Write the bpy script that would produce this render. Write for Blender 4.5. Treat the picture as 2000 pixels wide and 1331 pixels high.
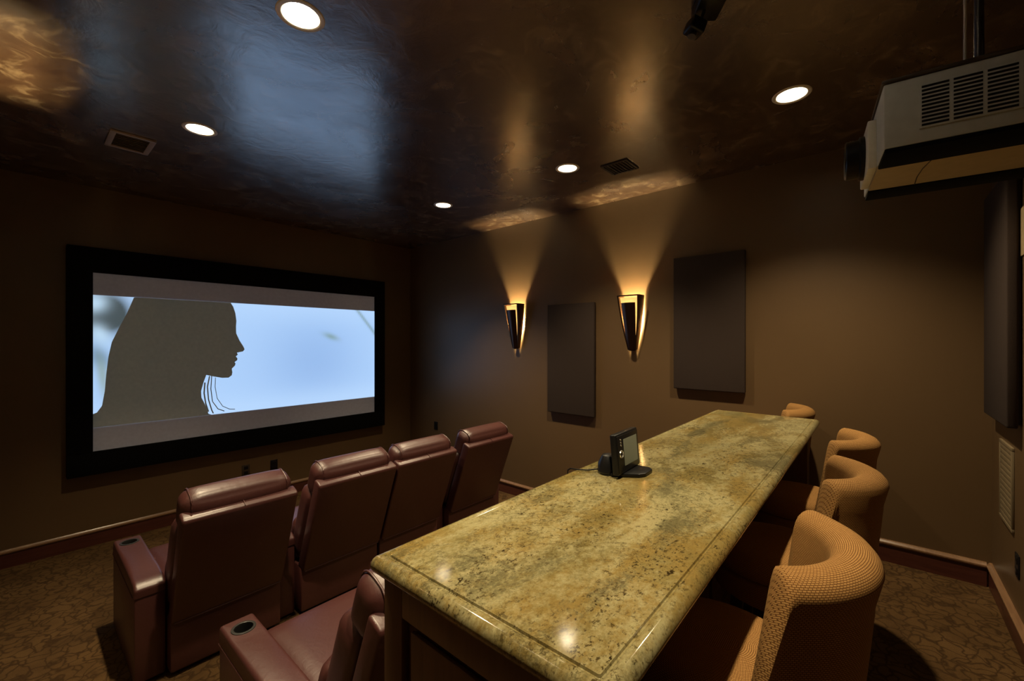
import bpy, bmesh, math, random
from mathutils import Vector, Matrix

random.seed(7)
for o in list(bpy.data.objects):
    bpy.data.objects.remove(o)
scene = bpy.context.scene
C = scene.collection
R = math.radians

# ------------------------------------------------------------------ camera, world, exposure
CAM_Z = 2.0                       # lens height above the lower floor
YAW = math.atan2(715.0, 830.0)    # angle between the view and the screen wall's run
cam_data = bpy.data.cameras.new('camera')
cam = bpy.data.objects.new('camera', cam_data)
C.objects.link(cam)
cam.location = (0, 0, CAM_Z)
cam.rotation_euler = (R(90), 0, -(math.pi / 2 - YAW))
cam_data.sensor_width = 36
cam_data.lens = 830.0 / 2000 * 36
cam_data.clip_start = 0.02
scene.camera = cam

world = bpy.data.worlds.new('world')
scene.world = world
world.use_nodes = True
world.node_tree.nodes['Background'].inputs[0].default_value = (0.02, 0.016, 0.012, 1)
world.node_tree.nodes['Background'].inputs[1].default_value = 0.0

vs = scene.view_settings
vs.view_transform = 'Standard'
vs.look = 'None'
vs.gamma = 1
vs.use_curve_mapping = False
vs.exposure = 0.0

# room (metres): lower floor z = 0, raised bar platform z = RISE
XL, XR, YB, YF = -0.27, 4.19, -0.57, 5.81
RISE, CEIL, RISER_Y = 0.37, 3.5, 1.03
DOWN_W = 200.0        # recessed lamps
DOWN_COL = (1.0, 0.80, 0.50)
SCONCE_W = 250.0
SCONCE_COL = (1.0, 0.80, 0.43)
DOWN = [(0.85, 0.40), (3.08, 0.40), (0.85, 2.02), (3.12, 2.05), (0.84, 3.65), (3.07, 3.65)]
# beam spread of each lamp (degrees) and softness of its edge: the bulbs are a mix of spots and floods
SPREAD = [(74, 0.8), (112, 0.9), (90, 0.85), (104, 0.9), (90, 0.85), (90, 0.85)]

# ------------------------------------------------------------------ node helpers
def new_mat(name):
    m = bpy.data.materials.new(name)
    m.use_nodes = True
    nt = m.node_tree
    return m, nt, nt.nodes['Principled BSDF']

def L(nt, a, b):
    nt.links.new(a, b)

def node(nt, t, **kw):
    n = nt.nodes.new(t)
    for k, v in kw.items():
        if k in n.inputs.keys() if isinstance(k, str) else False:
            n.inputs[k].default_value = v
        else:
            setattr(n, k, v)
    return n

def coords(nt, kind='Object', scale=(1, 1, 1), rot=(0, 0, 0)):
    tc = nt.nodes.new('ShaderNodeTexCoord')
    mp = nt.nodes.new('ShaderNodeMapping')
    mp.inputs['Scale'].default_value = scale
    mp.inputs['Rotation'].default_value = rot
    L(nt, tc.outputs[kind], mp.inputs['Vector'])
    return mp.outputs['Vector']

def noise(nt, vec, scale, detail=4, rough=0.55, dist=0.0):
    n = nt.nodes.new('ShaderNodeTexNoise')
    n.inputs['Scale'].default_value = scale
    n.inputs['Detail'].default_value = detail
    n.inputs['Roughness'].default_value = rough
    n.inputs['Distortion'].default_value = dist
    L(nt, vec, n.inputs['Vector'])
    return n.outputs['Fac']

def ramp(nt, fac, stops):
    r = nt.nodes.new('ShaderNodeValToRGB')
    el = r.color_ramp.elements
    while len(el) < len(stops):
        el.new(0.5)
    for e, (p, c) in zip(el, stops):
        e.position = p
        e.color = (*c, 1) if len(c) == 3 else c
    L(nt, fac, r.inputs['Fac'])
    return r.outputs['Color']

def mix(nt, fac, a, b, mode='MIX'):
    m = nt.nodes.new('ShaderNodeMix')
    m.data_type = 'RGBA'
    m.blend_type = mode
    for sock, v in ((m.inputs['Factor'], fac), (m.inputs['A'], a), (m.inputs['B'], b)):
        pass
    ins = [m.inputs[0], m.inputs[6], m.inputs[7]]
    for s, v in zip(ins, (fac, a, b)):
        if isinstance(v, (int, float)):
            s.default_value = v
        elif isinstance(v, tuple):
            s.default_value = (*v, 1)
        else:
            L(nt, v, s)
    return m.outputs[2]

def bump(nt, bsdf, h, strength=0.2, dist=0.01):
    b = nt.nodes.new('ShaderNodeBump')
    b.inputs['Strength'].default_value = strength
    b.inputs['Distance'].default_value = dist
    L(nt, h, b.inputs['Height'])
    L(nt, b.outputs['Normal'], bsdf.inputs['Normal'])

def simple(name, col, rough=0.5, metal=0.0, spec=0.5, bump_scale=None, bump_str=0.1):
    m, nt, b = new_mat(name)
    v = coords(nt)
    f = noise(nt, v, bump_scale or 30)
    c = mix(nt, f, tuple(x * 0.85 for x in col), tuple(min(1, x * 1.15) for x in col))
    L(nt, c, b.inputs['Base Color'])
    b.inputs['Roughness'].default_value = rough
    b.inputs['Metallic'].default_value = metal
    b.inputs['Specular IOR Level'].default_value = spec
    if bump_scale:
        bump(nt, b, f, bump_str, 0.004)
    return m

M = {}
# wall plaster: smooth mocha paint with a soft sheen
m, nt, b = new_mat('wall_paint')
v = coords(nt)
f1 = noise(nt, v, 1.3, 5)
f2 = noise(nt, v, 14, 4)
L(nt, mix(nt, f1, (0.115, 0.068, 0.031), (0.138, 0.083, 0.039)), b.inputs['Base Color'])
b.inputs['Roughness'].default_value = 0.42
b.inputs['Specular IOR Level'].default_value = 0.5
bump(nt, b, f2, 0.07, 0.01)
M['wall'] = m

# ceiling: dark glossy trowelled plaster
m, nt, b = new_mat('ceiling_plaster')
v = coords(nt)
fa = noise(nt, v, 1.6, 6, 0.6, 0.8)
fb = noise(nt, v, 6.0, 8, 0.65, 1.2)
L(nt, ramp(nt, fb, [(0.3, (0.048, 0.021, 0.010)), (0.52, (0.075, 0.038, 0.018)), (0.68, (0.22, 0.145, 0.08))]), b.inputs['Base Color'])
r = nt.nodes.new('ShaderNodeMapRange')
r.inputs[1].default_value = 0.3; r.inputs[2].default_value = 0.7
r.inputs[3].default_value = 0.21; r.inputs[4].default_value = 0.30
L(nt, fa, r.inputs[0]); L(nt, r.outputs[0], b.inputs['Roughness'])
b.inputs['IOR'].default_value = 3.4
b.inputs['Specular IOR Level'].default_value = 0.55
bump(nt, b, fb, 0.10, 0.02)
M['ceiling'] = m

# carpet: brown cut pile with dark branching pattern
m, nt, b = new_mat('carpet')
v = coords(nt)
vo = nt.nodes.new('ShaderNodeTexVoronoi')
vo.feature = 'DISTANCE_TO_EDGE'
vo.inputs['Scale'].default_value = 13
dn = nt.nodes.new('ShaderNodeTexNoise')
dn.inputs['Scale'].default_value = 7
L(nt, v, dn.inputs['Vector'])
vm = nt.nodes.new('ShaderNodeVectorMath'); vm.operation = 'MULTIPLY_ADD'
vm.inputs[1].default_value = (0.22, 0.22, 0.22)
L(nt, dn.outputs['Color'], vm.inputs[0]); L(nt, v, vm.inputs[2])
L(nt, vm.outputs[0], vo.inputs['Vector'])
vein = ramp(nt, vo.outputs['Distance'], [(0.0, (0, 0, 0)), (0.035, (0.25, 0.25, 0.25)), (0.11, (1, 1, 1))])
patch = noise(nt, v, 3.0, 3)
fleck = noise(nt, v, 220, 2)
base = ramp(nt, patch, [(0.3, (0.085, 0.046, 0.018)), (0.6, (0.128, 0.071, 0.027)), (0.8, (0.16, 0.09, 0.037))])
c = mix(nt, vein, (0.055, 0.029, 0.012), base)
c = mix(nt, 0.55, c, mix(nt, fleck, (0.35, 0.35, 0.35), (1.5, 1.5, 1.5)), 'MULTIPLY')
L(nt, c, b.inputs['Base Color'])
b.inputs['Roughness'].default_value = 0.95
b.inputs['Specular IOR Level'].default_value = 0.1
bump(nt, b, fleck, 0.5, 0.006)
M['carpet'] = m

def wood(name, dark, light, rough=0.35, axis='X'):
    m, nt, b = new_mat(name)
    sc = {'X': (1.2, 14, 14), 'Y': (14, 1.2, 14), 'Z': (14, 14, 1.2)}[axis]
    v = coords(nt, 'Object', sc)
    f = noise(nt, v, 2.2, 6, 0.6, 0.9)
    L(nt, ramp(nt, f, [(0.25, dark), (0.7, light)]), b.inputs['Base Color'])
    b.inputs['Roughness'].default_value = rough
    bump(nt, b, f, 0.08, 0.003)
    return m

M['trim_wood'] = wood('trim_wood', (0.060, 0.017, 0.012), (0.110, 0.034, 0.022), 0.32, 'X')
M['trim_wood_y'] = wood('trim_wood_y', (0.060, 0.017, 0.012), (0.110, 0.034, 0.022), 0.32, 'Y')
M['cap_wood_lit'] = wood('cap_wood_lit', (0.20, 0.105, 0.055), (0.30, 0.17, 0.09), 0.25, 'X')  # paler than the trim: downlight highlight along the cap is put into the colour
M['bar_wood'] = wood('bar_wood', (0.085, 0.040, 0.018), (0.150, 0.078, 0.036), 0.35, 'Z')
M['leg_wood'] = wood('leg_wood', (0.02, 0.009, 0.006), (0.04, 0.018, 0.011), 0.35, 'Z')

# leather
m, nt, b = new_mat('burgundy_leather')
v = coords(nt)
fa = noise(nt, v, 2.5, 4)
fb = noise(nt, v, 26, 5, 0.6, 0.6)
fw = noise(nt, v, 5, 3, 0.5, 1.6)
L(nt, mix(nt, fa, (0.060, 0.016, 0.015), (0.088, 0.028, 0.024)), b.inputs['Base Color'])
b.inputs['Roughness'].default_value = 0.40
b.inputs['Specular IOR Level'].default_value = 0.85
hh = mix(nt, 0.45, fw, fb)
bump(nt, b, hh, 0.22, 0.012)
M['leather'] = m

# granite
m, nt, b = new_mat('granite')
v = coords(nt, 'Object', (1.0, 1.25, 1))
vw = coords(nt, 'Object', (0.62, 1.45, 1), (0, 0, 0.12))
big = noise(nt, v, 2.4, 8, 0.66, 0.3)
base = ramp(nt, big, [(0.30, (0.13, 0.11, 0.045)), (0.43, (0.24, 0.185, 0.07)), (0.53, (0.33, 0.23, 0.077)), (0.62, (0.31, 0.245, 0.10)), (0.72, (0.19, 0.16, 0.07))])
cl = noise(nt, vw, 2.9, 5, 0.62, 0.4)                      # cream clouds with a grainy edge
clg = noise(nt, v, 42, 6, 0.8)
clsum = nt.nodes.new('ShaderNodeMath'); clsum.operation = 'MULTIPLY_ADD'
clsum.inputs[1].default_value = 0.62
L(nt, clg, clsum.inputs[0]); L(nt, cl, clsum.inputs[2])
c = mix(nt, ramp(nt, clsum.outputs[0], [(0.75, (0, 0, 0)), (0.93, (0.85, 0.85, 0.85))]), base, (0.50, 0.45, 0.26))
gr = noise(nt, vw, 3.4, 3, 0.5, 0.6)                      # grey-olive clouds
grg = noise(nt, v, 60, 5, 0.8)
grsum = nt.nodes.new('ShaderNodeMath'); grsum.operation = 'MULTIPLY_ADD'
grsum.inputs[1].default_value = 0.5
L(nt, grg, grsum.inputs[0]); L(nt, gr, grsum.inputs[2])
c = mix(nt, ramp(nt, grsum.outputs[0], [(0.80, (0, 0, 0)), (0.93, (0.85, 0.85, 0.85))]), c, (0.155, 0.14, 0.075))
vein_n = noise(nt, coords(nt, 'Object', (0.75, 1.0, 1), (0, 0, -1.1)), 1.5, 10, 0.72, 0.4)
c = mix(nt, ramp(nt, vein_n, [(0.490, (0, 0, 0)), (0.499, (0.6, 0.6, 0.6)), (0.508, (0, 0, 0))]), c, (0.09, 0.07, 0.03))
spm = noise(nt, vw, 4.2, 4, 0.6)                          # clusters of dark crystals
clus = ramp(nt, spm, [(0.40, (0.22, 0.22, 0.22)), (0.58, (1, 1, 1))])
sp = noise(nt, v, 75, 5, 0.72)
spots = mix(nt, 1.0, ramp(nt, sp, [(0.54, (0, 0, 0)), (0.62, (0.95, 0.95, 0.95))]), clus, 'MULTIPLY')
c = mix(nt, spots, c, (0.075, 0.052, 0.02))
fl = noise(nt, v, 30, 5, 0.7)
spots2 = mix(nt, 1.0, ramp(nt, fl, [(0.61, (0, 0, 0)), (0.65, (1, 1, 1))]), clus, 'MULTIPLY')
c = mix(nt, spots2, c, (0.045, 0.03, 0.012))
grain = noise(nt, v, 190, 3, 0.7)
c = mix(nt, 0.55, c, mix(nt, grain, (0.30, 0.30, 0.29), (1.55, 1.55, 1.45)), 'MULTIPLY')
c = mix(nt, 1.0, c, (0.76, 0.76, 0.70), 'MULTIPLY')
L(nt, c, b.inputs['Base Color'])
b.inputs['Roughness'].default_value = 0.09
b.inputs['Specular IOR Level'].default_value = 0.5
M['granite'] = m

# stool fabric : woven dots laid out on the UV grid (1 unit = 1 m)
m, nt, b = new_mat('tan_weave')
tc = nt.nodes.new('ShaderNodeTexCoord')
br = nt.nodes.new('ShaderNodeTexBrick')
br.inputs['Scale'].default_value = 1.0
br.inputs['Brick Width'].default_value = 0.0085
br.inputs['Row Height'].default_value = 0.0047
br.inputs['Mortar Size'].default_value = 0.0010
br.inputs['Mortar Smooth'].default_value = 0.4
br.inputs['Color1'].default_value = (0.46, 0.25, 0.085, 1)
br.inputs['Color2'].default_value = (0.40, 0.215, 0.07, 1)
br.inputs['Mortar'].default_value = (0.15, 0.065, 0.018, 1)
L(nt, tc.outputs['UV'], br.inputs['Vector'])
L(nt, br.outputs['Color'], b.inputs['Base Color'])
b.inputs['Roughness'].default_value = 0.9
b.inputs['Specular IOR Level'].default_value = 0.15
inv = nt.nodes.new('ShaderNodeMath'); inv.operation = 'SUBTRACT'; inv.inputs[0].default_value = 1
L(nt, br.outputs['Fac'], inv.inputs[1])
bump(nt, b, inv.outputs[0], 0.5, 0.003)
M['weave'] = m

M['black_velvet'] = simple('black_velvet', (0.004, 0.004, 0.004), 0.9, 0, 0.1)
M['black_plastic'] = simple('black_plastic', (0.006, 0.006, 0.007), 0.35, 0, 0.35)
M['cup_black'] = simple('cup_black', (0.01, 0.01, 0.01), 0.5)
M['cup_ring'] = simple('cup_ring', (0.05, 0.05, 0.048), 0.35, 0.4)
M['panel_fabric'] = simple('panel_fabric', (0.046, 0.033, 0.028), 0.95, 0, 0.1, 300, 0.3)
M['grey_plastic'] = simple('grey_plastic', (0.48, 0.50, 0.52), 0.5)
M['white_plastic'] = simple('white_plastic', (0.75, 0.73, 0.68), 0.4)
M['tan_plastic'] = simple('tan_plastic', (0.45, 0.34, 0.19), 0.5)
M['grille_tan'] = simple('grille_tan', (0.20, 0.15, 0.085), 0.6)
M['vent_frame'] = simple('vent_frame', (0.30, 0.24, 0.20), 0.5)
M['vent_brown'] = simple('vent_brown', (0.13, 0.085, 0.06), 0.5)
M['vent_dark'] = simple('vent_dark', (0.035, 0.024, 0.016), 0.7)
M['plate_brown'] = simple('plate_brown', (0.045, 0.03, 0.018), 0.5)
M['steel'] = simple('steel', (0.45, 0.44, 0.43), 0.3, 0.9)
M['dark_steel'] = simple('dark_steel', (0.10, 0.10, 0.11), 0.35, 0.7)
M['bronze'] = simple('bronze', (0.10, 0.052, 0.028), 0.22, 0.85)
M['bronze_dark'] = simple('bronze_dark', (0.035, 0.016, 0.012), 0.18, 0.7)
M['screen_cloth'] = simple('screen_cloth', (0.52, 0.53, 0.60), 0.9, 0, 0.1)
M['shade_cloth'] = simple('shade_cloth', (0.60, 0.57, 0.52), 0.9, 0, 0.1)
for nm_, e_ in (('screen_cloth', (0.016, 0.0165, 0.020)), ('shade_cloth', (0.010, 0.021, 0.022))):
    # the projector's residual black level
    b_ = M[nm_].node_tree.nodes['Principled BSDF']
    b_.inputs['Emission Color'].default_value = (*e_, 1)
    b_.inputs['Emission Strength'].default_value = 1.0
M['silver'] = simple('silver', (0.6, 0.6, 0.58), 0.25, 0.9)
M['can_white'] = simple('can_white', (0.8, 0.76, 0.68), 0.4)

def emit(name, col, strength, base=(0.02, 0.02, 0.02)):
    m, nt, b = new_mat(name)
    b.inputs['Base Color'].default_value = (*base, 1)
    b.inputs['Emission Color'].default_value = (*col, 1)
    b.inputs['Emission Strength'].default_value = strength
    return m
M['lamp_face'] = emit('lamp_face', (1.0, 0.86, 0.62), 70)
M['amber_glass'] = emit('amber_glass', (1.0, 0.55, 0.16), 1.1, (0.6, 0.35, 0.12))
M['panel_display'] = emit('panel_display', (0.34, 0.31, 0.15), 0.16, (0.07, 0.07, 0.05))

m, nt, b = new_mat('projected_picture')
at_ = nt.nodes.new('ShaderNodeVertexColor'); at_.layer_name = 'Col'
b.inputs['Base Color'].default_value = (0.12, 0.11, 0.10, 1)
b.inputs['Roughness'].default_value = 0.9
b.inputs['Specular IOR Level'].default_value = 0.1
L(nt, at_.outputs['Color'], b.inputs['Emission Color'])
b.inputs['Emission Strength'].default_value = 1.0
M['picture'] = m

# ------------------------------------------------------------------ object helpers
def obj(name, bm, mat, parent=None, loc=(0, 0, 0), rz=0.0, smooth=True, angle=40):
    me = bpy.data.meshes.new(name)
    bm.normal_update()
    bm.to_mesh(me); bm.free()
    if smooth:
        for p in me.polygons:
            p.use_smooth = True
        me.set_sharp_from_angle(angle=R(angle))
    for mm in (mat if isinstance(mat, (list, tuple)) else [mat]):
        me.materials.append(M[mm])
    o = bpy.data.objects.new(name, me)
    C.objects.link(o)
    o.location = loc
    o.rotation_euler = (0, 0, rz)
    if parent:
        o.parent = parent
    return o

def tag(o, label=None, cat=None, group=None, kind=None):
    if label: o['label'] = label
    if cat: o['category'] = cat
    if group: o['group'] = group
    if kind: o['kind'] = kind
    return o

def thing(name, label, cat, loc=(0, 0, 0), rz=0.0, group=None):
    o = bpy.data.objects.new(name, None)
    o.empty_display_size = 0.1
    C.objects.link(o)
    o.location = loc; o.rotation_euler = (0, 0, rz)
    return tag(o, label, cat, group)

def bx(bm, x0, x1, y0, y1, z0, z1, bev=0.0, seg=2, mtx=None):
    t = bmesh.new()
    bmesh.ops.create_cube(t, size=1)
    for vtx in t.verts:
        vtx.co = Vector((x0 + (vtx.co.x + .5) * (x1 - x0), y0 + (vtx.co.y + .5) * (y1 - y0), z0 + (vtx.co.z + .5) * (z1 - z0)))
    if bev > 0:
        bmesh.ops.bevel(t, geom=list(t.edges), offset=bev, segments=seg, profile=0.5, affect='EDGES')
    if mtx is not None:
        bmesh.ops.transform(t, matrix=mtx, verts=t.verts)
    merge(bm, t)
    return bm

def merge(bm, t):
    bmesh.ops.recalc_face_normals(t, faces=t.faces)
    mp = {}
    for vtx in t.verts:
        mp[vtx] = bm.verts.new(vtx.co)
    for f in t.faces:
        nf = bm.faces.new([mp[x] for x in f.verts])
        nf.material_index = f.material_index
    t.free()

def box(*a, **k):
    return bx(bmesh.new(), *a, **k)

def puff(sx, sy, sz, r=0.05, crown=0.02, n=10, mtx=None):
    """padded cushion: rounded box whose faces swell"""
    t = bmesh.new()
    bmesh.ops.create_cube(t, size=2)
    bmesh.ops.subdivide_edges(t, edges=list(t.edges), cuts=n, use_grid_fill=True)
    hx, hy, hz = sx / 2, sy / 2, sz / 2
    for vtx in t.verts:
        p = vtx.co
        q = Vector((p.x * hx, p.y * hy, p.z * hz))
        inner = Vector((max(-hx + r, min(hx - r, q.x)), max(-hy + r, min(hy - r, q.y)), max(-hz + r, min(hz - r, q.z))))
        d = q - inner
        if d.length > 1e-9:
            q = inner + d.normalized() * min(r, d.length if d.length < r else r)
        sw = crown
        q.x += sw * p.x * (1 - p.y ** 2) * (1 - p.z ** 2) * 0.4
        q.y += sw * p.y * (1 - p.x ** 4) * (1 - p.z ** 2)
        q.z += sw * p.z * (1 - p.x ** 4) * (1 - p.y ** 2)
        vtx.co = q
    if mtx is not None:
        bmesh.ops.transform(t, matrix=mtx, verts=t.verts)
    bm = bmesh.new(); merge(bm, t)
    return bm

def lathe(profile, n=32, mtx=None, bm=None, close=False):
    """profile: list of (r, z)"""
    t = bmesh.new()
    rings = []
    for (r_, z) in profile:
        if r_ < 1e-6:
            rings.append([t.verts.new((0, 0, z))])
        else:
            rings.append([t.verts.new((r_ * math.cos(2 * math.pi * i / n), r_ * math.sin(2 * math.pi * i / n), z)) for i in range(n)])
    for a, b_ in zip(rings, rings[1:]):
        for i in range(n):
            j = (i + 1) % n
            if len(a) == 1 and len(b_) == 1: continue
            if len(a) == 1: t.faces.new((a[0], b_[j], b_[i]))
            elif len(b_) == 1: t.faces.new((a[i], a[j], b_[0]))
            else: t.faces.new((a[i], a[j], b_[j], b_[i]))
    if mtx is not None:
        bmesh.ops.transform(t, matrix=mtx, verts=t.verts)
    bm = bm or bmesh.new()
    merge(bm, t)
    return bm

def tube(pts, rad, n=10, bm=None, closed=False):
    pts = [Vector(p) for p in pts]
    t = bmesh.new()
    rings = []
    N = len(pts)
    up0 = Vector((0, 0, 1))
    for i, p in enumerate(pts):
        if closed:
            d = (pts[(i + 1) % N] - pts[i - 1]).normalized()
        else:
            d = (pts[min(i + 1, N - 1)] - pts[max(i - 1, 0)]).normalized()
        up = up0 if abs(d.z) < 0.95 else Vector((1, 0, 0))
        s = d.cross(up).normalized(); u = s.cross(d)
        rr = rad[i] if isinstance(rad, (list, tuple)) else rad
        rings.append([t.verts.new(p + (s * math.cos(2 * math.pi * k / n) + u * math.sin(2 * math.pi * k / n)) * rr) for k in range(n)])
    pairs = list(zip(rings, rings[1:]))
    if closed: pairs.append((rings[-1], rings[0]))
    for a, b_ in pairs:
        for k in range(n):
            t.faces.new((a[k], a[(k + 1) % n], b_[(k + 1) % n], b_[k]))
    if not closed:
        t.faces.new(rings[0][::-1]); t.faces.new(rings[-1])
    bm = bm or bmesh.new()
    merge(bm, t)
    return bm

def prism(poly, axis, a0, a1, bev=0.0, seg=2, bm=None):
    """extrude a 2-D outline along an axis; outline coords are the other two axes in order"""
    t = bmesh.new()
    def mk(p, a):
        return {'x': (a, p[0], p[1]), 'y': (p[0], a, p[1]), 'z': (p[0], p[1], a)}[axis]
    A = [t.verts.new(mk(p, a0)) for p in poly]
    B = [t.verts.new(mk(p, a1)) for p in poly]
    n = len(poly)
    t.faces.new(A); t.faces.new(B[::-1])
    for i in range(n):
        t.faces.new((A[i], B[i], B[(i + 1) % n], A[(i + 1) % n]))
    bmesh.ops.recalc_face_normals(t, faces=t.faces)
    if bev > 0:
        bmesh.ops.bevel(t, geom=list(t.edges), offset=bev, segments=seg, profile=0.5, affect='EDGES')
    bm = bm or bmesh.new()
    merge(bm, t)
    return bm

def rect_hole(t, x0, x1, y0, y1, z, cx, cy, r, n=32):
    """face (x0..x1, y0..y1) at z with a round hole; returns hole ring verts"""
    ring, rim = [], []
    for i in range(n):
        a = 2 * math.pi * i / n + math.pi / 4
        dx, dy = math.cos(a), math.sin(a)
        ring.append(t.verts.new((cx + dx * r, cy + dy * r, z)))
        # side-by-side mapping onto the rectangle: corners fall on multiples of n/4
        s = (i % (n // 4)) / (n // 4)
        side = i // (n // 4)
        cs = [(x1, y1), (x0, y1), (x0, y0), (x1, y0)]
        p, q = cs[side], cs[(side + 1) % 4]
        rim.append(t.verts.new((p[0] + (q[0] - p[0]) * s, p[1] + (q[1] - p[1]) * s, z)))
    for i in range(n):
        j = (i + 1) % n
        t.faces.new((ring[i], ring[j], rim[j], rim[i]))
    return ring, rim

def copy_tree(o, parent=None):
    c = o.copy()
    C.objects.link(c)
    c.parent = parent
    for ch in list(o.children):
        copy_tree(ch, c)
    return c

# ------------------------------------------------------------------ the room shell
T = 0.12
tag(obj('floor', box(XL - T, XR + T, RISER_Y - 0.2, YF + T, -0.1, 0.0), 'carpet', smooth=False), kind='structure')
tag(obj('platform_floor', box(XL - T, XR + T, YB - T, RISER_Y, -0.1, RISE, bev=0.012), 'carpet', smooth=False), kind='structure')
tag(obj('wall_front', box(XL - T, XR + T, YF, YF + T, 0, CEIL), 'wall', smooth=False), kind='structure')
tag(obj('wall_right', box(XR, XR + T, YB - T, YF, 0, CEIL), 'wall', smooth=False), kind='structure')
tag(obj('wall_back', box(XL - T, XR, YB - T, YB, 0, CEIL), 'wall', smooth=False), kind='structure')
tag(obj('wall_left', box(XL - T, XL, YB, YF, 0, CEIL), 'wall', smooth=False), kind='structure')
t = bmesh.new()
xs = [XL - T, 1.97, XR + T]
ys = [YB - T, 1.2, 2.85, YF + T]
HOLE = 0.085
for (dx, dy) in DOWN:
    i = 0 if dx < xs[1] else 1
    j = max(k for k in range(3) if ys[k] < dy)
    rect_hole(t, xs[i], xs[i + 1], ys[j], ys[j + 1], CEIL, dx, dy, HOLE)
bmesh.ops.remove_doubles(t, verts=t.verts, dist=1e-5)
for f in t.faces:
    if f.normal.z > 0: f.normal_flip()
bmesh.ops.recalc_face_normals(t, faces=t.faces)
bmesh.ops.reverse_faces(t, faces=[f for f in t.faces if f.normal.z > 0])
bx(t, XL - T, XR + T, YB - T, YF + T, CEIL + 0.18, CEIL + 0.22)
tag(obj('ceiling', t, 'ceiling', smooth=False), kind='structure')

# baseboards: board with a stepped cap
BOARD = [(0, 0), (0.016, 0), (0.016, 0.122), (0, 0.122)]
CAPP = [(0, 0.122), (0.020, 0.122), (0.021, 0.130), (0.028, 0.134), (0.028, 0.143), (0.021, 0.148), (0.012, 0.160), (0, 0.160)]
def base_y(name, wx, side, y0, y1, z):
    o = tag(obj(name, prism([(wx + side * a, z + b_) for a, b_ in BOARD], 'y', y0, y1), 'trim_wood_y', angle=25), kind='structure')
    obj('cap_moulding', prism([(wx + side * a, z + b_) for a, b_ in CAPP], 'y', y0, y1), 'cap_wood_lit', o, angle=25)
def base_x(name, wy, side, x0, x1, z):
    o = tag(obj(name, prism([(wy + side * a, z + b_) for a, b_ in BOARD], 'x', x0, x1), 'trim_wood', angle=25), kind='structure')
    obj('cap_moulding', prism([(wy + side * a, z + b_) for a, b_ in CAPP], 'x', x0, x1), 'cap_wood_lit', o, angle=25)
base_x('baseboard_front', YF, -1, XL, XR, 0)
base_y('baseboard_right', XR, -1, RISER_Y, YF - 0.026, 0)
base_y('baseboard_right', XR, -1, YB + 0.026, RISER_Y, RISE)
base_x('baseboard_back', YB, 1, XL, XR, RISE)
base_y('baseboard_left', XL, 1, RISER_Y, YF - 0.026, 0)
base_y('baseboard_left', XL, 1, YB + 0.026, RISER_Y, RISE)

# ------------------------------------------------------------------ recessed downlights
DL_LABELS = ['recessed round downlight over the near end of the granite bar, beside the camera',
             'recessed round downlight in the ceiling just left of the projector',
             'largest recessed round downlight, at the top edge left of centre',
             'recessed round downlight beside the dark square ceiling grille',
             'recessed round downlight right of the pale-framed ceiling vent',
             'smallest recessed round downlight, nearest the corner beside the screen']
for (dx, dy), lab, (spread, soft) in zip(DOWN, DL_LABELS, SPREAD):
    d = thing('downlight', lab, 'downlight', (dx, dy, CEIL), group='recessed ceiling downlights')
    obj('trim_ring', lathe([(0.078, 0.012), (0.080, -0.001), (0.086, -0.005), (0.100, -0.004), (0.104, 0.0)], 40), 'can_white', d)
    obj('reflector', lathe([(0.0795, 0.004), (0.072, 0.03), (0.058, 0.075)], 40), 'can_white', d)
    obj('lamp_face', lathe([(0.058, 0.0745), (0.03, 0.066), (0.0, 0.062)], 32), 'lamp_face', d)
    ld = bpy.data.lights.new('downlight_beam', 'SPOT')
    ld.energy = DOWN_W
    ld.color = DOWN_COL
    ld.spot_size = R(spread)
    ld.spot_blend = soft
    ld.shadow_soft_size = 0.035
    lo = bpy.data.objects.new('downlight_beam', ld)
    C.objects.link(lo)
    lo.location = (0, 0, 0.03)
    lo.parent = d

# ------------------------------------------------------------------ projection screen
SX0, SX1, SZ0, SZ1 = 0.465, 3.485, CAM_Z - 1.07, CAM_Z + 0.655
SY = 5.73
ps = thing('projection_screen', 'large wall-mounted projection screen in a wide black frame showing a profile silhouette', 'screen', ((SX0 + SX1) / 2, YF, SZ0 - 0.22))
def chain(o):
    o.parent = ps
    o.location = (-ps.location.x, -ps.location.y, -ps.location.z)
    return o
FX0, FX1, FZ0, FZ1 = SX0 - 0.175, SX1 + 0.16, SZ0 - 0.22, SZ1 + 0.24
fr = bmesh.new()
for (a0, a1, b0, b1, nm) in ((FX0, FX1, FZ0, SZ0, 'frame_bottom'), (FX0, FX1, SZ1, FZ1, 'frame_top'), (FX0, SX0, SZ0, SZ1, 'frame_side'), (SX1, FX1, SZ0, SZ1, 'frame_side')):
    chain(obj(nm, box(a0, a1, SY - 0.035, YF, b0, b1, bev=0.006), 'black_velvet'))
chain(obj('screen_fabric', box(SX0 - 0.01, SX1 + 0.01, SY, SY + 0.02, SZ0 - 0.01, SZ1 + 0.01), 'screen_cloth', smooth=False))
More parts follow.
